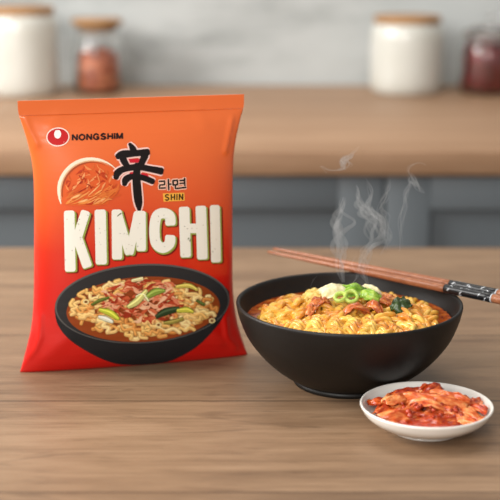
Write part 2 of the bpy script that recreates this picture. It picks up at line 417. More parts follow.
LEFT = outline([(17.5, 101), (18.5, 113), (22, 124), (27.5, 142), (31.5, 160), (33.5, 180), (34, 215), (34, 260), (33.5, 300), (31.5, 325), (27, 346), (20, 372)])
RIGHT = outline([(244, 95), (243.5, 107), (240.5, 118), (236.5, 136), (233.8, 155), (232.8, 180), (232.5, 215), (232.5, 260), (233, 288), (235.5, 312), (240, 332), (247.5, 354.5)])
SEAL = 0.948
DEPTH = spline([(0.0, 0.0065), (0.04, 0.0125), (0.12, 0.0185), (0.3, 0.0225), (0.5, 0.0230), (0.7, 0.0200), (0.82, 0.0145), (0.90, 0.0075), (SEAL, 0.0012), (1.0, 0.0006)], 6)
def seg_d(p, a, b):
    ab = (b[0] - a[0], b[1] - a[1]); l2 = ab[0] ** 2 + ab[1] ** 2
    u = max(0, min(1, ((p[0] - a[0]) * ab[0] + (p[1] - a[1]) * ab[1]) / l2))
    return math.hypot(p[0] - a[0] - u * ab[0], p[1] - a[1] - u * ab[1]), u
RIDGES = []
for path, amp, wd in (([(26, 121), (30, 133), (37, 146)], 0.0026, 0.0024), ([(40, 318), (40, 338), (35, 352), (26, 364)], 0.0028, 0.0026),
                      ([(66, 338), (54, 349), (46, 360)], 0.0009, 0.006), ([(235, 120), (231, 136), (227, 152)], 0.0026, 0.0024),
                      ([(226, 318), (228, 338), (238, 350)], 0.0024, 0.0026), ([(60, 118), (52, 128)], 0.0006, 0.005), ([(200, 113), (206, 126)], 0.0006, 0.005),
                      ([(212, 330), (222, 344)], 0.0008, 0.004)):
    q = [onplane(x, y, 0.012) for x, y in path]
    RIDGES += [(a, b, amp, wd) for a, b in zip(q, q[1:])]
def front(X, Z):
    xl, xr = interp(LEFT, Z), interp(RIGHT, Z)
    s = max(-1, min(1, (X - (xl + xr) / 2) / ((xr - xl) / 2)))
    d = interp(DEPTH, Z / PH) * max(0.0, 1 - abs(s) ** 2.6) ** 0.62
    best = 0
    for a, b, amp, wd in RIDGES:
        q, u = seg_d((X, Z), a, b)
        if q < wd * 3: best = max(best, amp * math.exp(-(q / wd) ** 2))
    return d + best * max(0.0, 1 - abs(s) ** 8)
def surf(X, Z, off=0.0):
    p = Vector((X, -front(X, Z), Z))
    if off:
        e = 0.0006
        dx = (front(X + e, Z) - front(X - e, Z)) / (2 * e); dz = (front(X, Z + e) - front(X, Z - e)) / (2 * e)
        dx = max(-3, min(3, dx)); dz = max(-3, min(3, dz))
        p += Vector((-dx, -1, -dz)).normalized() * off
    return p
def art(x, y):
    d = 0.0
    for _ in range(4):
        X, Z = onplane(x, y, d); d = front(X, Z)
    return X, Z
def pouch(z0, z1, nz, extra=0.0):
    b = bmesh.new(); NS = 72
    Fv, Bv = [], []
    for i in range(nz + 1):
        Z = z0 + (z1 - z0) * i / nz
        xl, xr = interp(LEFT, Z), interp(RIGHT, Z)
        rf, rb = [], []
        for k in range(NS + 1):
            th = -1 + 2 * k / NS; s = math.sin(th * PI / 2) * 0.75 + th * 0.25
            X = (xl + xr) / 2 + s * (xr - xl) / 2
            y = front(X, Z)
            vf = b.verts.new((X, -y - extra, Z)); rf.append(vf)
            if k in (0, NS) and not extra: rb.append(vf)
            else: rb.append(b.verts.new((X, y * 0.9 + extra, Z)))
        Fv.append(rf); Bv.append(rb)
    for i in range(nz):
        for k in range(NS):
            b.faces.new((Fv[i][k], Fv[i][k + 1], Fv[i + 1][k + 1], Fv[i + 1][k]))
            b.faces.new((Bv[i][k + 1], Bv[i][k], Bv[i + 1][k], Bv[i + 1][k + 1]))
        if extra:
            for k in (0, NS):
                b.faces.new((Fv[i][k], Fv[i + 1][k], Bv[i + 1][k], Bv[i][k]))
    for i in (0, nz):
        for k in range(NS):
            q = []
            for v in (Fv[i][k], Fv[i][k + 1], Bv[i][k + 1], Bv[i][k]):
                if v not in q: q.append(v)
            if len(q) > 2: b.faces.new(q)
    return b
obj('pouch', pouch(0.0, SEAL * PH, 110), M_film, packet)
sharp(obj('top_seal', pouch(SEAL * PH + 0.0002, PH, 8, 0.0004), M_film, packet), 60)['label'] = 'flat heat sealed strip along the top edge'

class Print:
    """flat inks laid on the film: art coordinates, one colour per shape, later shapes on top"""
    def __init__(s):
        s.b = bmesh.new(); s.l = s.b.loops.layers.color.new('ink') if False else s.b.loops.layers.float_color.new('ink'); s.k = 0
    def vert(s, x, y):
        X, Z = art(x, y); return s.b.verts.new(surf(X, max(0.0008, Z), 0.00030 + s.h * 0.00009))
    def face(s, vs, col):
        u = []
        for v in vs:
            if v not in u: u.append(v)
        if len(u) > 2:
            try: f = s.b.faces.new(u)
            except ValueError: return
            for l in f.loops: l[s.l] = col
    h = 0
    def stroke(s, pts, w, col, h=0, shift=(0, 0), grow=0.0, cap=1.0, step=2.2, smooth=False):
        s.h = h; col = rgb(*col)
        if not hasattr(w, '__len__'): w = [w] * len(pts)
        P = [(p[0] + shift[0], p[1] + shift[1], ww + 2 * grow) for p, ww in zip(pts, w)]
        if smooth: P = spline(P, 6)
        Q = [P[0]]
        for a, c in zip(P, P[1:]):
            n = max(1, int(math.hypot(c[0] - a[0], c[1] - a[1]) / step))
            Q += [tuple(a[i] + (c[i] - a[i]) * k / n for i in range(3)) for k in range(1, n + 1)]
        if cap:
            def ext(a, c):
                d = (a[0] - c[0], a[1] - c[1]); L = math.hypot(*d) or 1; d = (d[0] / L, d[1] / L); r = min(cap, 0.5 * a[2]) if cap < 50 else 0.5 * a[2]
                r = max(r, grow) if grow else r
                base = a[2] / 2 - r
                return [(a[0] + d[0] * r * math.sin(u * PI / 2), a[1] + d[1] * r * math.sin(u * PI / 2), 2 * (base + r * math.cos(u * PI / 2))) for u in (0.35, 0.6, 0.8, 0.999)]
            Q = list(reversed(ext(Q[0], Q[1]))) + Q + ext(Q[-1], Q[-2])
        nw = max(1, int(max(q[2] for q in Q) / step)); rows = []
        for i, q in enumerate(Q):
            a, c = Q[max(0, i - 1)], Q[min(len(Q) - 1, i + 1)]
            d = (c[0] - a[0], c[1] - a[1]); L = math.hypot(*d) or 1; nx, ny = -d[1] / L, d[0] / L
            rows.append([s.vert(q[0] + nx * q[2] * (k / nw - 0.5), q[1] + ny * q[2] * (k / nw - 0.5)) for k in range(nw + 1)])
        for a, c in zip(rows, rows[1:]):
            for k in range(nw): s.face((a[k], a[k + 1], c[k + 1], c[k]), col)
    def ellipse(s, cx, cy, rx, ry, col, h=0, rot=0.0, step=2.5):
        s.h = h; col = rgb(*col); nr = max(2, int(max(rx, ry) / step)); na = max(20, int(2 * PI * max(rx, ry) / step))
        c, sn = math.cos(rot), math.sin(rot); prev = None
        for i in range(nr + 1):
            f = i / nr
            if i == 0: row = [s.vert(cx, cy)] * na
            else:
                row = []
                for k in range(na):
                    a = 2 * PI * k / na; x, y = rx * f * math.cos(a), ry * f * math.sin(a)
                    row.append(s.vert(cx + x * c - y * sn, cy + x * sn + y * c))
            if prev:
                for k in range(na): s.face((prev[k], prev[(k + 1) % na], row[(k + 1) % na], row[k]), col)
            prev = row
    def poly(s, pts, col, h=0, step=2.5):
        s.h = h; col = rgb(*col)
        B = []
        for a, c in zip(pts, pts[1:] + pts[:1]):
            n = max(1, int(math.hypot(c[0] - a[0], c[1] - a[1]) / step))
            B += [(a[0] + (c[0] - a[0]) * k / n, a[1] + (c[1] - a[1]) * k / n) for k in range(n)]
        def inside(x, y):
            r = False
            for (x0, y0), (x1, y1) in zip(B, B[1:] + B[:1]):
                if (y0 > y) != (y1 > y) and x < (x1 - x0) * (y - y0) / (y1 - y0) + x0: r = not r
            return r
        V = [Vector(p) for p in B]
        x = min(p[0] for p in B) + step / 2
        while x < max(p[0] for p in B):
            y = min(p[1] for p in B) + step / 2
            while y < max(p[1] for p in B):
                if inside(x, y) and min(math.hypot(x - q[0], y - q[1]) for q in B) > step * 0.5: V.append(Vector((x, y)))
                y += step
            x += step
        o = delaunay_2d_cdt(V, [], [list(range(len(B)))], 1, 1e-4)
        vs = [s.vert(p.x, p.y) for p in o[0]]
        for f in o[2]: s.face([vs[i] for i in f], col)
    def done(s, name, label=None):
        for f in s.b.faces:
            f.normal_update()
            if f.normal.y > 0: f.normal_flip()
        o = obj(name, s.b, M_print, packet, recalc=False)
        if label: o['label'] = label
        return o
# -- emblem and maker's lettering
p = Print()
p.ellipse(57.9, 137.0, 11.6, 9.5, (250, 226, 214), 0, -0.05); p.ellipse(57.9, 137.0, 10.5, 8.4, (196, 22, 26), 1, -0.05)
p.ellipse(57.6, 134.2, 3.5, 4.5, (252, 246, 240), 2)
p.done('emblem', 'red oval emblem with a white egg shape inside')
GLYPH = {'N': (0.8, [[(0, 1), (0, 0)], [(0, 0), (0.8, 1)], [(0.8, 1), (0.8, 0)]]),
         'O': (0.95, [[(0.475, 0), (0.12, 0.18), (0, 0.5), (0.12, 0.82), (0.475, 1), (0.83, 0.82), (0.95, 0.5), (0.83, 0.18), (0.475, 0)]]),
         'G': (0.9, [[(0.86, 0.22), (0.47, 0), (0.12, 0.16), (0, 0.5), (0.12, 0.84), (0.47, 1), (0.80, 0.90)], [(0.86, 0.98), (0.86, 0.55)], [(0.88, 0.56), (0.52, 0.56)]]),
         'S': (0.84, [[(0.80, 0.14), (0.42, 0), (0.04, 0.22), (0.22, 0.44), (0.60, 0.55), (0.82, 0.78), (0.42, 1), (0.0, 0.86)]]),
         'H': (0.78, [[(0, 0), (0, 1)], [(0.78, 0), (0.78, 1)], [(0, 0.5), (0.78, 0.5)]]),
         'I': (0.0, [[(0, 0), (0, 1)]]),
         'M': (0.95, [[(0, 1), (0, 0)], [(0, 0), (0.475, 0.95)], [(0.475, 0.95), (0.95, 0)], [(0.95, 0), (0.95, 1)]])}
def write(p, text, x0, y0, x1, y1, height, wd, col, h=0, gap=0.42):
    """text from (x0,y0) to (x1,y1) along its top line"""
    tot = sum(GLYPH[c][0] for c in text) + gap * (len(text) - 1); k = (x1 - x0) / tot; u = 0
    for c in text:
        for st in GLYPH[c][1]:
            q = [(x0 + (u + a) * k, y0 + (y1 - y0) * (u + a) / tot + b * height) for a, b in st]
            p.stroke(q, wd, col, h, cap=0.25, step=1.5, smooth=len(st) > 4)
        u += GLYPH[c][0] + gap
p = Print(); write(p, 'NONGSHIM', 72.6, 134.8, 122.2, 133.2, 5.4, 1.75, (40, 16, 14)); p.done('maker_lettering', 'small dark capitals beside the emblem')

# -- the little bowl of kimchi printed at upper left
p = Print(); R = random.Random(3)
def arc(cx, cy, r, a0, a1, n=16): return [(cx + r * math.cos(math.radians(a0 + (a1 - a0) * k / n)), cy + r * math.sin(math.radians(a0 + (a1 - a0) * k / n))) for k in range(n + 1)]
p.poly(arc(92, 192, 32, 160, 318, 24) + [(114, 192), (108, 204), (98, 206), (70, 206)], (224, 96, 42), 0)
n = 17
p.stroke(arc(92, 192, 33, 160, 316, n), [4.6 * min(1, 0.25 + 0.2 * k, 0.15 + 0.11 * (n - k)) for k in range(n + 1)], (246, 230, 204), 1, cap=0.5)
p.stroke(arc(92, 192, 31.2, 166, 305, n), [1.6 * min(1, 0.25 + 0.2 * k, 0.15 + 0.11 * (n - k)) for k in range(n + 1)], (222, 176, 132), 2, cap=0.4)
p.stroke(arc(92, 192, 29.8, 170, 296, n), [1.8 * min(1, 0.25 + 0.2 * k, 0.15 + 0.11 * (n - k)) for k in range(n + 1)], (170, 74, 36), 3, cap=0.4)
for k in range(120):
    a = R.uniform(0, 2 * PI); r = 27 * math.sqrt(R.random()); x, y = 93 + r * math.cos(a), 190 + r * math.sin(a) * 0.9
    if y > 203 or x > 120: continue
    low = y > 188                                        # long pale leaf ribs lower down, finer shreds above
    an = R.uniform(-0.9, -0.2) if low else R.uniform(-1.3, 1.3); L = R.uniform(4, 9) if low else R.uniform(1.8, 4.5)
    q = [(x - L * math.cos(an), y - L * math.sin(an)), (x + R.uniform(-1, 1), y + R.uniform(-1.5, 1.5)), (x + L * math.cos(an), y + L * math.sin(an))]
    q = [(max(66, min(121, a)), min(204, b)) for a, b in q]
    q = [(92 + (a - 92) * min(1, 28.5 / max(1, math.hypot(a - 92, b - 192))), 192 + (b - 192) * min(1, 28.5 / max(1, math.hypot(a - 92, b - 192)))) for a, b in q]
    c = R.choice([(236, 140, 66), (242, 164, 92), (226, 116, 52), (246, 186, 120)] if low and R.random() > 0.25 else [(188, 60, 24), (222, 104, 46), (166, 46, 18), (236, 140, 78), (206, 80, 34), (240, 160, 100)])
    fade = min(1, max(0, (x - 104) / 16)); c = tuple(int(u * (1 - fade) + v_ * fade) for u, v_ in zip(c, (230, 104, 44)))
    p.stroke(q, [0.6, R.uniform(1.0, 2.6), 0.5], c, 4 + k % 8, smooth=True, step=1.6)
p.done('printed_kimchi_dish', 'printed picture of kimchi in a white dish')

# -- brush-written character with a pale edge, and the small script to its right
Z5 = lambda L: [(100 + a / 5, 135 + b / 5) for a, b in L]
BRUSH = [([(150, 48), (163, 68), (176, 92)], (16, 28, 24)), ([(88, 108), (115, 97), (170, 92), (238, 86)], (26, 36, 30, 30)),
         ([(112, 112), (122, 135), (140, 160)], (30, 30, 22)), ([(224, 104), (212, 130), (200, 158)], (32, 30, 26)),
         ([(80, 212), (88, 190), (120, 170), (190, 160), (250, 170), (306, 181)], (24, 32, 28, 28, 28, 32)),
         ([(122, 244), (130, 222), (160, 208), (215, 214), (262, 232)], (22, 32, 26, 26, 26)),
         ([(186, 150), (182, 220), (188, 300), (193, 345), (195, 376)], (28, 36, 38, 32, 14))]
p = Print()
for grow, col, h in ((1.5, (248, 206, 196), 0), (0, (22, 14, 14), 3)):
    if h:
        p.poly(Z5([(142, 120), (200, 118), (192, 138), (150, 140)]), (206, 30, 48), 2); p.poly(Z5([(204, 190), (236, 194), (246, 210), (206, 208)]), (206, 30, 48), 2)
        p.poly(Z5([(150, 186), (168, 184), (168, 200), (140, 206)]), (206, 30, 48), 2)
    for k, (pts, ws) in enumerate(BRUSH):
        p.stroke(Z5(pts), [x / 5 * 1.12 for x in ws], col, h, grow=grow, cap=2.2, smooth=True)
p.done('brush_character', 'black brush written character edged in pale pink')
p = Print()
for q, h, col, gr in (((0), 0, (248, 200, 176), 1.0), ((0), 2, (24, 14, 14), 0.0)):
    for L in ([(296, 232), (322, 230), (322, 248), (298, 250), (297, 266), (326, 264)], [(341, 222), (343, 274)], [(343, 246), (355, 245)],
              [(364, 228), (387, 226)], [(386, 227), (387, 249)], [(387, 248), (365, 250)], [(365, 250), (364, 227)], [(422, 216), (423, 254)], [(398, 228), (422, 226)], [(398, 242), (422, 240)], [(376, 256), (377, 268), (428, 262)]):
        p.stroke(Z5(L), 1.7, col, h, grow=gr, cap=0.5, step=1.5)
p.done('small_script', 'small black script right of the brush character')
p = Print()
p.poly([(162.8, 193.4), (184.2, 192.6), (184.6, 200.6), (163.4, 201.6)], (246, 180, 72), 0)
write(p, 'SHIN', 165.2, 194.6, 182.6, 193.9, 5.6, 1.25, (24, 10, 6), 1, 0.55)
p.done('yellow_tag', 'small yellow tag with four dark capitals')

# -- big white title lettering
TITLE = [[([(69.4, 212.8), (70.4, 269.5)], 10.6)], [([(85.0, 212.8), (77.0, 238.5)], 9.4), ([(76.0, 234), (87.3, 265.5)], 9.6)][:0] or []]
TITLE = [([(69.4, 212.8), (70.4, 269.0)], 10.6), ([(85.2, 212.8), (77.0, 239)], 9.2), ([(76.6, 235), (87.0, 265.0)], 9.6),
         ([(100.2, 211.8), (101.2, 261.8)], 11.2),
         ([(116.6, 211.8), (117.0, 256.8)], 10.2), ([(117.5, 213.5), (128.8, 252.0)], 8.6), ([(137.6, 213.5), (129.6, 252.0)], 8.2), ([(140.8, 213.0), (141.0, 248.5)], 9.6),
         ([(170.2, 223.0), (169.2, 215.6), (162.6, 213.0), (156.4, 216.4), (154.2, 229), (155.8, 242.5), (162.4, 247.6), (168.9, 243.8), (170.0, 237.2)], 10.4),
         ([(183.8, 209.0), (185.3, 254.8)], 10.6), ([(200.4, 208.0), (201.9, 256.8)], 10.6), ([(185, 228.2), (200, 228.2)], 9.4),
         ([(214.2, 207.2), (215.4, 259.8)], 9.8)]
p = Print()
for grow, sh, col, h in ((1.3, (1.9, 1.9), (120, 18, 10), 0), (0.8, (0.9, 0.9), (150, 166, 74), 3), (0, (0, 0), (242, 240, 228), 6)):
    for pts, wd in TITLE:
        p.stroke(pts, wd, col, h, shift=sh, grow=grow, cap=2.4, smooth=len(pts) > 4)
R = random.Random(8)
for k in range(46):
    pts, wd = R.choice(TITLE); i = R.randrange(len(pts) - 1); u = R.random()
    x = pts[i][0] + (pts[i + 1][0] - pts[i][0]) * u + R.uniform(-0.42, 0.42) * wd; y = pts[i][1] + (pts[i + 1][1] - pts[i][1]) * u
    an = R.uniform(0, 3); L = R.uniform(0.2, 0.8)
    p.stroke([(x, y), (x + L * math.cos(an), y + L * math.sin(an))], R.uniform(0.3, 0.7), R.choice([(120, 110, 90), (90, 78, 64), (170, 160, 130)]), 8, cap=0.2)
for x, y in ((118.5, 215), (119.8, 214.2), (117.4, 216), (187.5, 239), (189, 240.5)):
    p.stroke([(x, y), (x + 1.2, y - 1.2)], 0.9, (96, 110, 70), 8, cap=0.3)
p.done('title_lettering', 'big worn white capitals edged in green')

# -- the bowl of noodles printed across the bottom
p = Print(); R = random.Random(21); TL = -0.055
p.poly(spline([(54.8, 311), (58, 325), (70, 340), (92, 354), (112, 362.4), (130, 364.6), (155, 363.4), (172, 360), (196, 347), (216, 327), (227, 309), (229, 298)], 4) + spline([(229, 298), (226, 288), (200, 282), (100, 290), (60, 298), (54.8, 311)], 3)[1:-1], (34, 34, 36), 0)
p.ellipse(142.2, 303.4, 87.2, 39.6, (88, 86, 84), 1, TL); p.ellipse(142.2, 303.8, 85.4, 38.2, (46, 45, 46), 2, TL)
p.ellipse(143, 309.0, 76.5, 32.4, (146, 66, 26), 3, TL)
def inbowl(x, y, f=1.0):
    dx, dy = (x - 143) / (73 * f), (y - 308.5) / (30 * f); r = math.hypot(dx, dy)
    return (143 + (x - 143) / max(1, r), 308.5 + (y - 308.5) / max(1, r))
def worm(cx, cy, n, L, amp, wd, cols, layer):
    an = R.uniform(0, PI); q = []
    for i in range(n):
        u = (i / (n - 1) - 0.5) * L; v = amp * (1 if i % 2 else -1) * R.uniform(0.6, 1.1)
        x, y = cx + u * math.cos(an) - v * math.sin(an), cy + (u * math.sin(an) + v * math.cos(an)) * 0.62
        q.append(inbowl(x, y))
    p.stroke(q, wd, tuple(int(c * 0.70) for c in cols), layer, grow=0.4, cap=1.5, smooth=True, step=1.8)
    p.stroke(q, wd, cols, layer + 1, cap=1.5, smooth=True, step=1.8)
    p.stroke([(a - 0.3, b - 0.5) for a, b in q], wd * 0.36, tuple(min(255, int(c * 1.1 + 14)) for c in cols), layer + 2, cap=0.5, smooth=True, step=1.8)
for k in range(130):
    a = R.uniform(0, 2 * PI); r = math.sqrt(R.uniform(0.2, 1.0))
    worm(143 + 70 * r * math.cos(a), 308 + 27 * r * math.sin(a), R.choice([4, 5, 6]), R.uniform(16, 27), R.uniform(2, 3.4), R.uniform(2.8, 3.9),
         R.choice([(230, 186, 116), (222, 172, 96), (238, 200, 136), (212, 150, 78), (228, 182, 106), (200, 130, 62)]), 4 + k // 18)
for k in range(165):
    a = R.uniform(0, 2 * PI); r = math.sqrt(R.random()); x, y = 142 + 40 * r * math.cos(a), 299 + 22 * r * math.sin(a)
    an = R.uniform(-0.8, 0.8); L = R.uniform(2.5, 7)
    q = [inbowl(x - L * math.cos(an), y - L * math.sin(an), 0.95), inbowl(x + R.uniform(-2, 2), y + R.uniform(-3, 3), 0.95), inbowl(x + L * math.cos(an), y + L * math.sin(an), 0.95)]
    p.stroke(q, [0.8, R.uniform(1.4, 4.2), 0.8], R.choice([(200, 92, 56), (220, 128, 92), (182, 66, 38), (234, 168, 130), (210, 108, 70), (158, 52, 28), (240, 190, 150)]), 12 + k % 5, smooth=True, step=1.8)
def leaf(pts, ws, col, h=18):
    ws = [x * 0.82 for x in ws]
    p.stroke(pts, ws, tuple(int(c * 0.6) for c in col), h, grow=0.5, smooth=True, step=1.8); p.stroke(pts, ws, col, h + 1, smooth=True, step=1.8)
    p.stroke([(a - 0.4, c - 0.8) for a, c in pts], [x * 0.3 for x in ws], tuple(min(255, int(c * 1.15 + 24)) for c in col), h + 2, smooth=True, step=1.8)
leaf([(100, 309), (110, 312), (118, 318)], (4, 7, 4), (190, 196, 60)); leaf([(99, 316), (106, 318), (112, 321)], (3, 6, 3), (226, 226, 196)); leaf([(92, 304), (99, 300), (108, 297)], (2, 3, 2), (96, 110, 40))
leaf([(128, 306), (137, 300), (146, 290)], (4, 8, 4), (206, 200, 120)); leaf([(147, 296), (155, 291), (164, 290)], (5, 8, 3), (132, 152, 60)); leaf([(136, 296), (143, 294), (148, 300)], (2, 4, 2), (222, 216, 160))
leaf([(156, 316), (165, 311), (178, 308)], (4, 8, 5), (44, 62, 34)); leaf([(177, 310), (186, 309), (192, 311)], (4, 6, 3), (196, 190, 66)); leaf([(176, 286), (188, 285), (196, 289)], (3, 5, 3), (206, 186, 84)); leaf([(164, 322), (172, 321), (182, 318)], (3, 5, 3), (150, 136, 60))
leaf([(196, 300), (203, 304)], (2, 3), (88, 104, 44)); leaf([(132, 280), (142, 278)], (3, 4), (226, 206, 150))
for x, y in ((211, 320), (158, 324), (86, 301)):
    p.ellipse(x, y, 3.2, 2.6, (236, 214, 150), 18); p.ellipse(x, y, 1.6, 1.2, (120, 70, 30), 19)
p.done('printed_noodle_bowl', 'printed picture of noodles and kimchi in a black bowl')

# ------------------------------------------------------------------ the black bowl of noodles
BX, BY = 0.0788, 0.9950
bw = thing('soup_bowl', 'large matte black round bowl holding the noodles', 'bowl', (BX, BY, TZ))
b = bmesh.new()
prof = spline([(0.0, 0.0095), (0.034, 0.0100), (0.052, 0.0150), (0.0655, 0.0245), (0.0775, 0.0400), (0.0840, 0.0550), (0.0868, 0.0655)], 5)
prof += [(0.0875, 0.0668), (0.0887, 0.0673), (0.0897, 0.0668), (0.0900, 0.0655)]
prof += spline([(0.0900, 0.0655), (0.0872, 0.0540), (0.0808, 0.0390), (0.0690, 0.0235), (0.0565, 0.0122), (0.0470, 0.0062), (0.0448, 0.0045)], 5)[1:] + [(0.0, 0.0045)]
lathe(b, prof, 128); obj('bowl_body', b, M_bowl, bw)
b = bmesh.new(); lathe(b, [(0.0385, 0.0044), (0.0385, 0.001), (0.0395, 0), (0.0432, 0), (0.0440, 0.001), (0.0446, 0.0044), (0.0385, 0.0044)], 96); obj('foot_ring', b, M_bowl, bw)
BZ = 0.0530
b = bmesh.new()
lathe(b, [(0, 0.0102), (0.033, 0.0107), (0.051, 0.0158), (0.0645, 0.0253), (0.0765, 0.0410), (0.0825, BZ), (0.0815, BZ - 0.0003), (0.05, BZ - 0.0003), (0, BZ - 0.0003)], 96)
tag(obj('broth', b, M_broth, loc=(BX, BY, TZ)), 'orange red broth showing round the noodles in the black bowl', 'broth')

def mound(x, y):
    """height of the noodle heap above the bowl's foot"""
    r = math.hypot(x, y + 0.006)
    return BZ - 0.002 + 0.0110 * max(0, 1 - (r / 0.079) ** 2.2) + 0.002 * noise.noise(Vector((x * 60, y * 60, 1)))
R = random.Random(14); b = bmesh.new(); lay = b.loops.layers.float_color.new('tint')
for k in range(50):                                    # little bundles of strands that wave together, as a pressed noodle block does
    a0 = R.uniform(0, 2 * PI); rr = 0.070 * math.sqrt(R.uniform(0.0, 1.0)); x0, y0 = rr * math.cos(a0), rr * math.sin(a0) - 0.005
    hd0 = R.choice([0, PI]) + R.gauss(0, 0.8); turn = R.uniform(-12, 12); st = 0.0011
    ph = R.uniform(0, 6); lam = R.uniform(0.0125, 0.0160); amp = R.uniform(0.0034, 0.0046); lift0 = R.uniform(-0.0045, 0.0022); ph2 = R.uniform(0, 6)
    for m_ in range(R.choice([2, 3, 3])):
        x, y, hd = x0 - math.sin(hd0) * m_ * 0.0050, y0 + math.cos(hd0) * m_ * 0.0050, hd0
        L = R.uniform(0.055, 0.10); pts = []; s = 0; lift = lift0 + R.uniform(-0.0006, 0.0010); dph = R.uniform(-0.5, 0.5)
        while s < L:
            x += math.cos(hd) * st; y += math.sin(hd) * st; hd += turn * st
            if math.hypot(x * 1.06, y + 0.002) > 0.0705:
                want = math.atan2(-y - 0.004, -x); dlt = (want - hd + PI) % (2 * PI) - PI; hd += 0.16 * dlt
            wv = amp * math.sin(2 * PI * s / lam + ph + dph)
            px, py = x - math.sin(hd) * wv, y + math.cos(hd) * wv
            q = math.hypot(px, py)
            if q > 0.0775: px *= 0.0775 / q; py *= 0.0775 / q
            pts.append((px, py, mound(px, py) + lift + 0.0022 * math.cos(2 * PI * s / lam + ph2)))
            s += st
        g = R.random(); c = (1.0, 0.90 + 0.1 * g, 0.80 + 0.2 * g, 1) if R.random() > 0.15 else (0.95, 0.72 + 0.1 * g, 0.55, 1)
        tube(b, pts, R.uniform(0.00205, 0.00235), 9, 0.95, col=c, layer=lay)
tag(obj('noodles', b, M_noodle, loc=(BX, BY, TZ), recalc=False), 'wavy golden noodles heaped in the black bowl', 'noodles', kind='stuff')

def sheet(L, W, th, seed, curl=0.0, crumple=0.25, taper=0.5, nx=22, ny=10, twist=0.0, ragged=0.18, ribs=0.0):
    """a crumpled strip with real thickness, lying about its own centre"""
    b = bmesh.new(); top, bot = [], []; o = Vector((seed * 3.71, seed * 1.13, seed * 0.57))
    def P(u, v):
        fl = ribs * W * (math.sin(v * 7.5 + 2.5 * noise.noise(Vector((u * 1.5, seed, 1)))) + 0.6 * noise.noise(Vector((u * 2.0, v * 9.0, 4)) + o))
        hw = W / 2 * (1 - taper * abs(u) ** 2.2) * (1 + ragged * noise.noise(Vector((u * 3.1, v * 2, 0)) + o) * 1.4)
        x = L / 2 * u * (1 + 0.10 * noise.noise(Vector((v * 2.4, 5, 0)) + o)); y = hw * v
        z = crumple * W * (noise.noise(Vector((u * 1.7, v * 1.3, 2)) + o) + 0.5 * noise.noise(Vector((u * 3.9, v * 3.1, 7)) + o))
        z += -curl * L * u * u * 0.5 + 0.10 * W * math.cos(v * PI * 1.5)
        z += fl
        a = twist * u; y, z = y * math.cos(a) - z * math.sin(a), y * math.sin(a) + z * math.cos(a)
        return Vector((x, y, z))
    for i in range(nx + 1):
        rt, rb = [], []
        for k in range(ny + 1):
            u, v = -1 + 2 * i / nx, -1 + 2 * k / ny
            p = P(u, v); e = 0.03
            n = (P(u + e, v) - P(u - e, v)).cross(P(u, v + e) - P(u, v - e)).normalized()
            ed = (max(0.0, 1 - abs(u) ** 6) * max(0.0, 1 - abs(v) ** 5)) ** 0.5
            t = th * (0.5 + 0.12 * noise.noise(p * 300)) * ed + 0.0001
            rt.append(b.verts.new(p + n * t)); rb.append(b.verts.new(p - n * t))
        top.append(rt); bot.append(rb)
    for i in range(nx):
        for k in range(ny):
            b.faces.new((top[i][k], top[i + 1][k], top[i + 1][k + 1], top[i][k + 1]))
            b.faces.new((bot[i][k + 1], bot[i + 1][k + 1], bot[i + 1][k], bot[i][k]))
    for i in range(nx):
        for k in (0, ny): b.faces.new((top[i][k], bot[i][k], bot[i + 1][k], top[i + 1][k]))
    for k in range(ny):
        for i in (0, nx): b.faces.new((top[i][k], top[i][k + 1], bot[i][k + 1], bot[i][k]))
    return b
def dish_inner(r):
    return interp([(0, 0.0050), (0.022, 0.0052), (0.034, 0.0084), (0.0425, 0.0135), (0.0463, 0.0183), (0.06, 0.04)], r)
def settle(b, x, y, z, rz, tx, ty):
    """press a piece into the dish: nothing goes through the porcelain or past its rim"""
    from mathutils import Euler
    Mx = Matrix.Translation((x, y, z)) @ Euler((tx, ty, rz)).to_matrix().to_4x4(); Mi = Mx.inverted()
    for v in b.verts:
        p = Mx @ v.co; q = math.hypot(p.x, p.y)
        if q > 0.0440: p.x *= 0.0440 / q; p.y *= 0.0440 / q; q = 0.0440
        lo = dish_inner(q) + 0.0006
        if p.z < lo + 0.003: p.z = lo + 0.003 * math.exp((p.z - lo - 0.003) / 0.003) if p.z > lo - 0.02 else lo
        v.co = Mi @ p
    return b
def put(name, b, m, x, y, z, rz, tx, ty, label, cat, group=None, base=(BX, BY)):
    return tag(obj(name, b, m, loc=(base[0] + x, base[1] + y, TZ + z), rot=(tx, ty, rz)), label, cat, group)

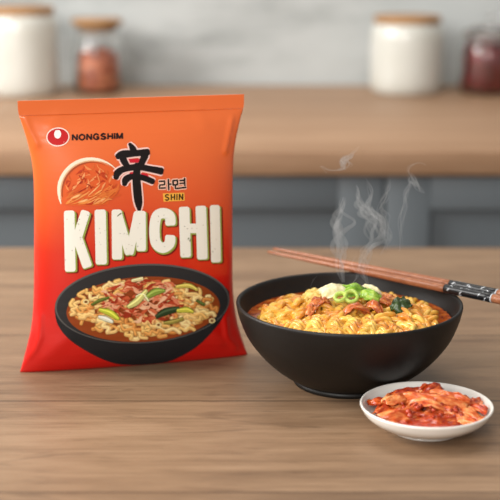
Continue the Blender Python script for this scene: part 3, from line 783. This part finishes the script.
# toppings on the noodles; x right, y away from the camera, metres from the bowl's centre
def onm(x, y, up): return (x, y, mound(x, y) + up)
G = 'cooked kimchi pieces on the noodles'
for i, (x, y, up, L, W, rz, tx, lab) in enumerate([
        (-0.022, -0.004, 0.0050, 0.020, 0.013, 0.5, 0.2, 'crumpled orange kimchi piece left of the white scallion chunk'),
        (-0.014, 0.022, 0.0045, 0.022, 0.011, -0.3, 0.3, 'orange kimchi piece behind the white scallion chunk'),
        (-0.030, -0.020, 0.0045, 0.018, 0.010, 1.1, 0.1, 'small orange kimchi piece on the front left noodles'),
        (0.004, -0.022, 0.0050, 0.026, 0.011, 0.15, -0.2, 'long orange kimchi strip below the scallion rings'),
        (0.026, 0.002, 0.0050, 0.022, 0.014, -0.5, 0.1, 'reddish kimchi piece right of the bright green scallion'),
        (0.034, 0.016, 0.0040, 0.020, 0.011, 0.4, 0.2, 'reddish kimchi piece behind the dark green leaf'),
        (0.018, -0.014, 0.0050, 0.018, 0.009, -0.9, 0.2, 'small reddish kimchi piece between rings and dark leaf'),
        (-0.004, 0.034, 0.0040, 0.024, 0.012, 0.2, 0.1, 'orange kimchi piece at the back of the noodle heap')]):
    put('kimchi_piece', sheet(L * 0.95, W * 0.9, 0.0018, 30 + i, 0.7, 0.26, 0.4, ribs=0.03), M_topk, *onm(x, y, up + 0.0025), rz, tx, 0.05, lab, 'kimchi', G)
put('cabbage_piece', sheet(0.021, 0.015, 0.0020, 51, 0.5, 0.24, 0.2, ribs=0.03), M_pale, *onm(-0.0250, 0.014, 0.0085), 0.35, 0.35, -0.1, 'pale yellow cabbage piece at back left of the toppings', 'cabbage')
put('cabbage_piece', sheet(0.022, 0.013, 0.0020, 57, 0.4, 0.22, 0.2, ribs=0.03), M_white, *onm(0.016, 0.020, 0.0090), -0.45, 0.35, 0.1, 'creamy white cabbage piece behind the bright green scallion', 'cabbage')
put('scallion_chunk', sheet(0.0215, 0.0135, 0.0026, 61, 0.3, 0.07, 0.12, ragged=0.12), M_white, *onm(-0.0120, 0.004, 0.0135), 0.25, 0.55, -0.12, 'white scallion chunk at the top of the noodles', 'scallion')
put('scallion_leaf', sheet(0.023, 0.0150, 0.0016, 67, 0.5, 0.22, 0.12, ragged=0.15, ribs=0.025), M_green, *onm(0.0070, 0.007, 0.0135), 0.30, 0.50, 0.12, 'bright green scallion piece at the centre of the noodles', 'scallion')
put('scallion_leaf', sheet(0.016, 0.012, 0.0016, 71, 0.4, 0.24, 0.12, ragged=0.15, ribs=0.025), M_green, *onm(0.0170, -0.001, 0.0115), -0.5, 0.40, 0.25, 'smaller green scallion piece right of the centre one', 'scallion')
def ring(r, th, hgt):
    b = bmesh.new(); lathe(b, [(r - th, -hgt / 2), (r - th * 0.3, -hgt / 2 - 0.0003), (r, -hgt / 3), (r, hgt / 3), (r - th * 0.3, hgt / 2 + 0.0003), (r - th, hgt / 2), (r - th * 1.25, 0), (r - th, -hgt / 2)], 40); return b
put('scallion_ring', ring(0.0062, 0.0023, 0.0036), M_ring, *onm(0.0010, -0.0085, 0.0112), 0, 0.75, -0.05, 'upright scallion ring in front of the green piece', 'scallion')
put('scallion_ring', ring(0.0056, 0.0021, 0.0032), M_ring, *onm(-0.0075, -0.0075, 0.0098), 0, 0.45, -0.35, 'scallion ring lying under the white chunk', 'scallion')
put('leaf_flake', sheet(0.0165, 0.013, 0.0016, 77, 0.4, 0.28, 0.3, ragged=0.2), M_weed, *onm(0.0405, -0.0120, 0.0085), 0.6, 0.55, -0.35, 'dark green leaf flake on the right side noodles', 'leaf')

# ------------------------------------------------------------------ the dish of kimchi
DX, DY = 0.1285, 0.8920
dh = thing('side_dish', 'small round white porcelain dish of kimchi', 'dish', (DX, DY, TZ))
b = bmesh.new()
lathe(b, spline([(0.0, 0.0050), (0.022, 0.0052), (0.034, 0.0084), (0.0425, 0.0135), (0.0463, 0.0183)], 5) + [(0.0472, 0.0192), (0.0480, 0.0190), (0.0484, 0.0182)]
      + spline([(0.0484, 0.0182), (0.0448, 0.0118), (0.037, 0.0060), (0.0285, 0.0028)], 5)[1:] + [(0.0275, 0.0022), (0, 0.0022)], 112)
obj('dish_body', b, M_dish, dh)
b = bmesh.new(); lathe(b, [(0.0225, 0.0021), (0.0225, 0.0006), (0.0232, 0), (0.0262, 0), (0.0270, 0.0006), (0.0273, 0.0021), (0.0225, 0.0021)], 80); obj('foot_ring', b, M_dish, dh)
G = 'kimchi pieces in the white dish'
KIM = [  # x, y, z, L, W, thick, rz, tx, ty, pale, curl, label
    (-0.016, -0.011, 0.0150, 0.036, 0.020, 0.0032, 0.25, 0.35, 0.10, 1, 0.5, 'broad pale kimchi leaf at the front left of the dish'),
    (0.004, -0.002, 0.0235, 0.046, 0.019, 0.0032, -0.28, 0.40, 0.05, 1, 0.5, 'broad orange kimchi leaf lying across the top of the heap'),
    (0.026, -0.008, 0.0165, 0.030, 0.011, 0.0030, -0.75, 0.30, 0.10, 1, 0.5, 'pale orange kimchi strip leaning at the right front'),
    (0.034, -0.001, 0.0175, 0.026, 0.009, 0.0028, -0.95, 0.20, -0.1, 0, 0.4, 'narrow red kimchi strip at the right rim'),
    (-0.010, 0.012, 0.0230, 0.032, 0.013, 0.0030, 0.10, 0.20, 0.00, 0, 0.6, 'red kimchi piece behind the topmost leaf'),
    (0.003, 0.009, 0.0268, 0.019, 0.011, 0.0032, 0.60, 0.30, -0.35, 0, 0.7, 'small upright red kimchi piece at the peak of the heap'),
    (-0.026, 0.000, 0.0165, 0.028, 0.012, 0.0030, 0.75, 0.20, 0.05, 0, 0.5, 'red kimchi strip at the left of the heap'),
    (-0.030, 0.010, 0.0170, 0.022, 0.011, 0.0028, -0.35, 0.10, 0.00, 0, 0.6, 'red kimchi piece at the back left rim'),
    (0.022, 0.013, 0.0195, 0.030, 0.013, 0.0030, -0.15, 0.10, 0.05, 0, 0.6, 'orange red kimchi piece at the back right'),
    (0.010, -0.017, 0.0145, 0.028, 0.011, 0.0030, 0.15, 0.45, -0.05, 0, 0.5, 'dark red kimchi piece at the front middle rim'),
    (0.012, -0.008, 0.0185, 0.026, 0.010, 0.0028, -0.45, 0.35, 0.05, 1, 0.5, 'pale kimchi strip under the topmost leaf'),
    (-0.006, -0.003, 0.0195, 0.022, 0.008, 0.0030, 0.95, 0.25, 0.10, 0, 0.8, 'curled red kimchi strip over the broad pale leaf'),
    (0.036, 0.008, 0.0170, 0.020, 0.010, 0.0028, 0.85, 0.15, 0.10, 0, 0.4, 'red kimchi tip pointing to the right rim'),
    (-0.018, 0.005, 0.0225, 0.026, 0.012, 0.0030, 0.55, 0.30, 0.15, 1, 0.5, 'orange kimchi leaf on the upper left of the heap'),
    (0.002, -0.020, 0.0130, 0.030, 0.013, 0.0030, -0.20, 0.50, 0.00, 0, 0.5, 'red kimchi leaf edge beside the broad pale leaf at the front'),
    (0.022, -0.016, 0.0150, 0.026, 0.011, 0.0030, -0.60, 0.45, 0.05, 1, 0.5, 'pale kimchi strip at the lower right front of the heap'),
    (0.000, 0.004, 0.0160, 0.052, 0.030, 0.0050, 0.00, 0.00, 0.00, 0, 0.3, 'large red kimchi leaf at the bottom of the heap'),
]
for i, (x, y, z, L, W, th, rz, tx, ty, pale, curl, lab) in enumerate(KIM):
    put('kimchi_piece', settle(sheet(L * 1.12, W * 1.08, th * 0.62, 100 + i * 3, curl * 0.45, 0.17, 0.38, 34, 22, twist=0.15 * math.sin(i * 2.1), ragged=0.24, ribs=0.030), x, y, z, rz, tx, ty), M_kpale if pale else M_kred, x, y, z, rz, tx, ty, lab, 'kimchi', G, (DX, DY))
R = random.Random(4); b = bmesh.new()
lathe(b, [(0, 0.0054), (0.022, 0.0056), (0.031, 0.0080), (0.0335, 0.0094), (0.030, 0.0115), (0.018, 0.0135), (0, 0.0140)], 48)
for k in range(60):
    a = R.uniform(0, 2 * PI); r = 0.030 * math.sqrt(R.random())
    blob(b, (r * math.cos(a), r * math.sin(a) + 0.002, 0.0125 + 0.009 * (1 - (r / 0.032) ** 2) + R.uniform(0, 0.002)), R.uniform(0.0010, 0.0022), k, 2, 0.4)
tag(obj('chilli_sauce', b, M_paste, loc=(DX, DY, TZ)), 'dark red chilli sauce between the kimchi pieces in the dish', 'sauce', kind='stuff')

# ------------------------------------------------------------------ chopsticks resting on the bowl's rim
def chopstick(a, c, label, seed, length=0.300):
    a, c = Vector(a), Vector(c); d = (c - a).normalized()
    root = thing('chopstick', label, 'chopstick', a, 0, 'chopsticks across the bowl')
    q = d.to_track_quat('X', 'Z').to_matrix().to_3x3()
    def T(x, y=0, z=0): return q @ Vector((x, y, z))
    def rad(x): return 0.0013 + 0.0021 * min(1, x / 0.17) + 0.0002 * min(1, max(0, x - 0.17) / 0.05)
    b0, b1 = 0.193, 0.238
    xs = [b0 * k / 30 for k in range(31)]
    b = bmesh.new(); tube(b, [T(x) for x in xs], [rad(x) for x in xs], 16); obj('shaft', b, M_stick, root)
    xs = [b0 + 0.0002 + (b1 - b0 - 0.0004) * k / 8 for k in range(9)]
    b = bmesh.new(); tube(b, [T(x) for x in xs], [rad(x) + 0.0001 for x in xs], 16); bd = obj('patterned_band', b, M_band, root); bd['label'] = 'black lacquer band with pale flecks'
    R = random.Random(seed); b = bmesh.new()
    for k in range(30):                                  # thin pale inlays following the round of the band
        x = b0 + 0.003 + R.random() * (b1 - b0 - 0.008); th = R.uniform(0, 2 * PI); n = 5; L = R.uniform(0.0010, 0.0026); sl = R.uniform(-1.2, 1.2); hw = R.uniform(0.14, 0.30)
        rows = []
        for i in range(n):
            xx = x + L * i / (n - 1); r = rad(xx) + 0.00022
            w2 = hw * (1 - 0.7 * i / (n - 1))
            rows.append([b.verts.new(T(xx, r * math.cos(th + sl * i * 0.12 + w2 * s), r * math.sin(th + sl * i * 0.12 + w2 * s))) for s in (-1, -0.33, 0.33, 1)])
        for r0, r1 in zip(rows, rows[1:]):
            for s in range(3): b.faces.new((r0[s], r0[s + 1], r1[s + 1], r1[s]))
    obj('inlay', b, M_mother, bd)
    for x in (b1,):
        b = bmesh.new(); tube(b, [T(x - 0.0005), T(x + 0.0005)], rad(x) + 0.00025, 16); obj('band_edge', b, M_mother, bd)
    xs = [b1 + (length - b1) * k / 12 for k in range(13)]
    b = bmesh.new(); tube(b, [T(x) for x in xs], [rad(x) for x in xs], 16); obj('handle_end', b, M_stick, root)
    return root
def at(x, y, z):
    r = ray(x, y); k = (z - CAM_H) / r.z; return Vector((0, 0, CAM_H)) + r * k
up = Vector((0, 0, TZ))
c1a, c1b = at(268.5, 251.8, 0.0690), at(446, 288.6, 0.0709)
c2a, c2b = at(274.0, 248.6, 0.0690), at(446, 283.2, 0.0709)
chopstick(c1a + up, c1b + up, 'brown chopstick nearer the noodles, black flecked band at its grip', 5)
chopstick(c2a + up, c2b + up, 'brown chopstick farther from the noodles, behind its twin', 9)

# ------------------------------------------------------------------ steam
def at_y(x, y, Y):
    r = ray(x, y); return Vector((0, 0, CAM_H)) + r * (Y / r.y)
def wisp(path, Y, nfil, seed, spread=1.0):
    """one curl of steam: a few fine filaments winding round a common path (half-pixel path units read off the photo's scale)"""
    q = spline([tuple(at_y(250 + a / 2, 90 + c / 2, Y + dy)) + (w_ * 0.0004,) for a, c, w_, dy in path], 8)
    for k in range(nfil):
        o = Vector((seed * 3.3 + k * 9.1, k * 4.7, seed)); pts, rad = [], []
        for i, u in enumerate(q):
            n1 = noise.noise(o + Vector((i * 0.11, 0, 0))); n2 = noise.noise(o + Vector((0, i * 0.11, 5)))
            pts.append((u[0] + n1 * u[3] * 1.6 * spread, u[1] + n2 * u[3] * 1.6, u[2]))
            rad.append(max(0.00025, u[3] * (0.30 + 0.22 * noise.noise(o + Vector((i * 0.2, 3, 9))))))
        b = bmesh.new(); tube(b, pts, rad, 10, 0.8, up=Vector((0, 1, 0)))
        yield b
STEAM = [([(236, 392, 2, 0), (226, 358, 9, 0), (244, 318, 13, .004), (266, 292, 14, .006), (254, 258, 12, .004), (236, 232, 9, 0), (244, 203, 5, 0), (232, 176, 1.5, 0)], 0.99, 6),
         ([(262, 330, 2, 0), (276, 300, 8, 0), (268, 258, 8, .003), (262, 234, 6, .003), (272, 206, 5, 0), (281, 178, 1.5, 0)], 1.01, 4),
         ([(300, 322, 2, 0), (303, 262, 6, 0), (309, 214, 6, 0), (322, 182, 5, .004), (318, 158, 3, .004), (336, 146, 3, 0), (352, 150, 1, 0)], 1.03, 3),
         ([(322, 166, 2, 0), (332, 186, 9, 0), (348, 206, 3, 0)], 1.032, 3),
         ([(188, 384, 4, 0), (180, 330, 14, 0), (174, 284, 18, 0), (180, 246, 12, 0), (186, 214, 3, 0)], 1.00, 4),
         ([(153, 166, 1, 0), (143, 152, 3, 0), (158, 160, 4, 0), (184, 158, 7, 0), (192, 138, 9, 0), (206, 128, 5, 0), (218, 114, 1, 0)], 1.02, 3),
         ([(190, 160, 3, 0), (186, 148, 9, 0), (194, 136, 7, 0), (200, 130, 2, 0)], 1.022, 2),
         ([(246, 300, 4, 0), (240, 262, 13, 0), (228, 240, 15, 0), (220, 214, 8, 0), (212, 190, 2, 0)], 1.035, 4),
         ([(206, 386, 2, 0), (214, 372, 6, 0), (206, 350, 4, 0), (212, 332, 1, 0)], 0.975, 3),
         ([(120, 394, 1, 0), (126, 382, 3, 0), (134, 372, 1, 0)], 0.97, 2)]
b = bmesh.new()
for i, (L, Y, n) in enumerate(STEAM):
    for t_ in list(wisp(L, Y, n, i)) + (list(wisp(L, Y + 0.012, 3, i + 20, 1.7)) if i < 8 else []):
        me = bpy.data.meshes.new('tmp'); t_.to_mesh(me); t_.free(); b.from_mesh(me); bpy.data.meshes.remove(me)
tag(obj('steam', b, M_steam, loc=(0, 0, TZ)), 'thin white wisps of steam rising from the noodles', 'steam', kind='stuff')
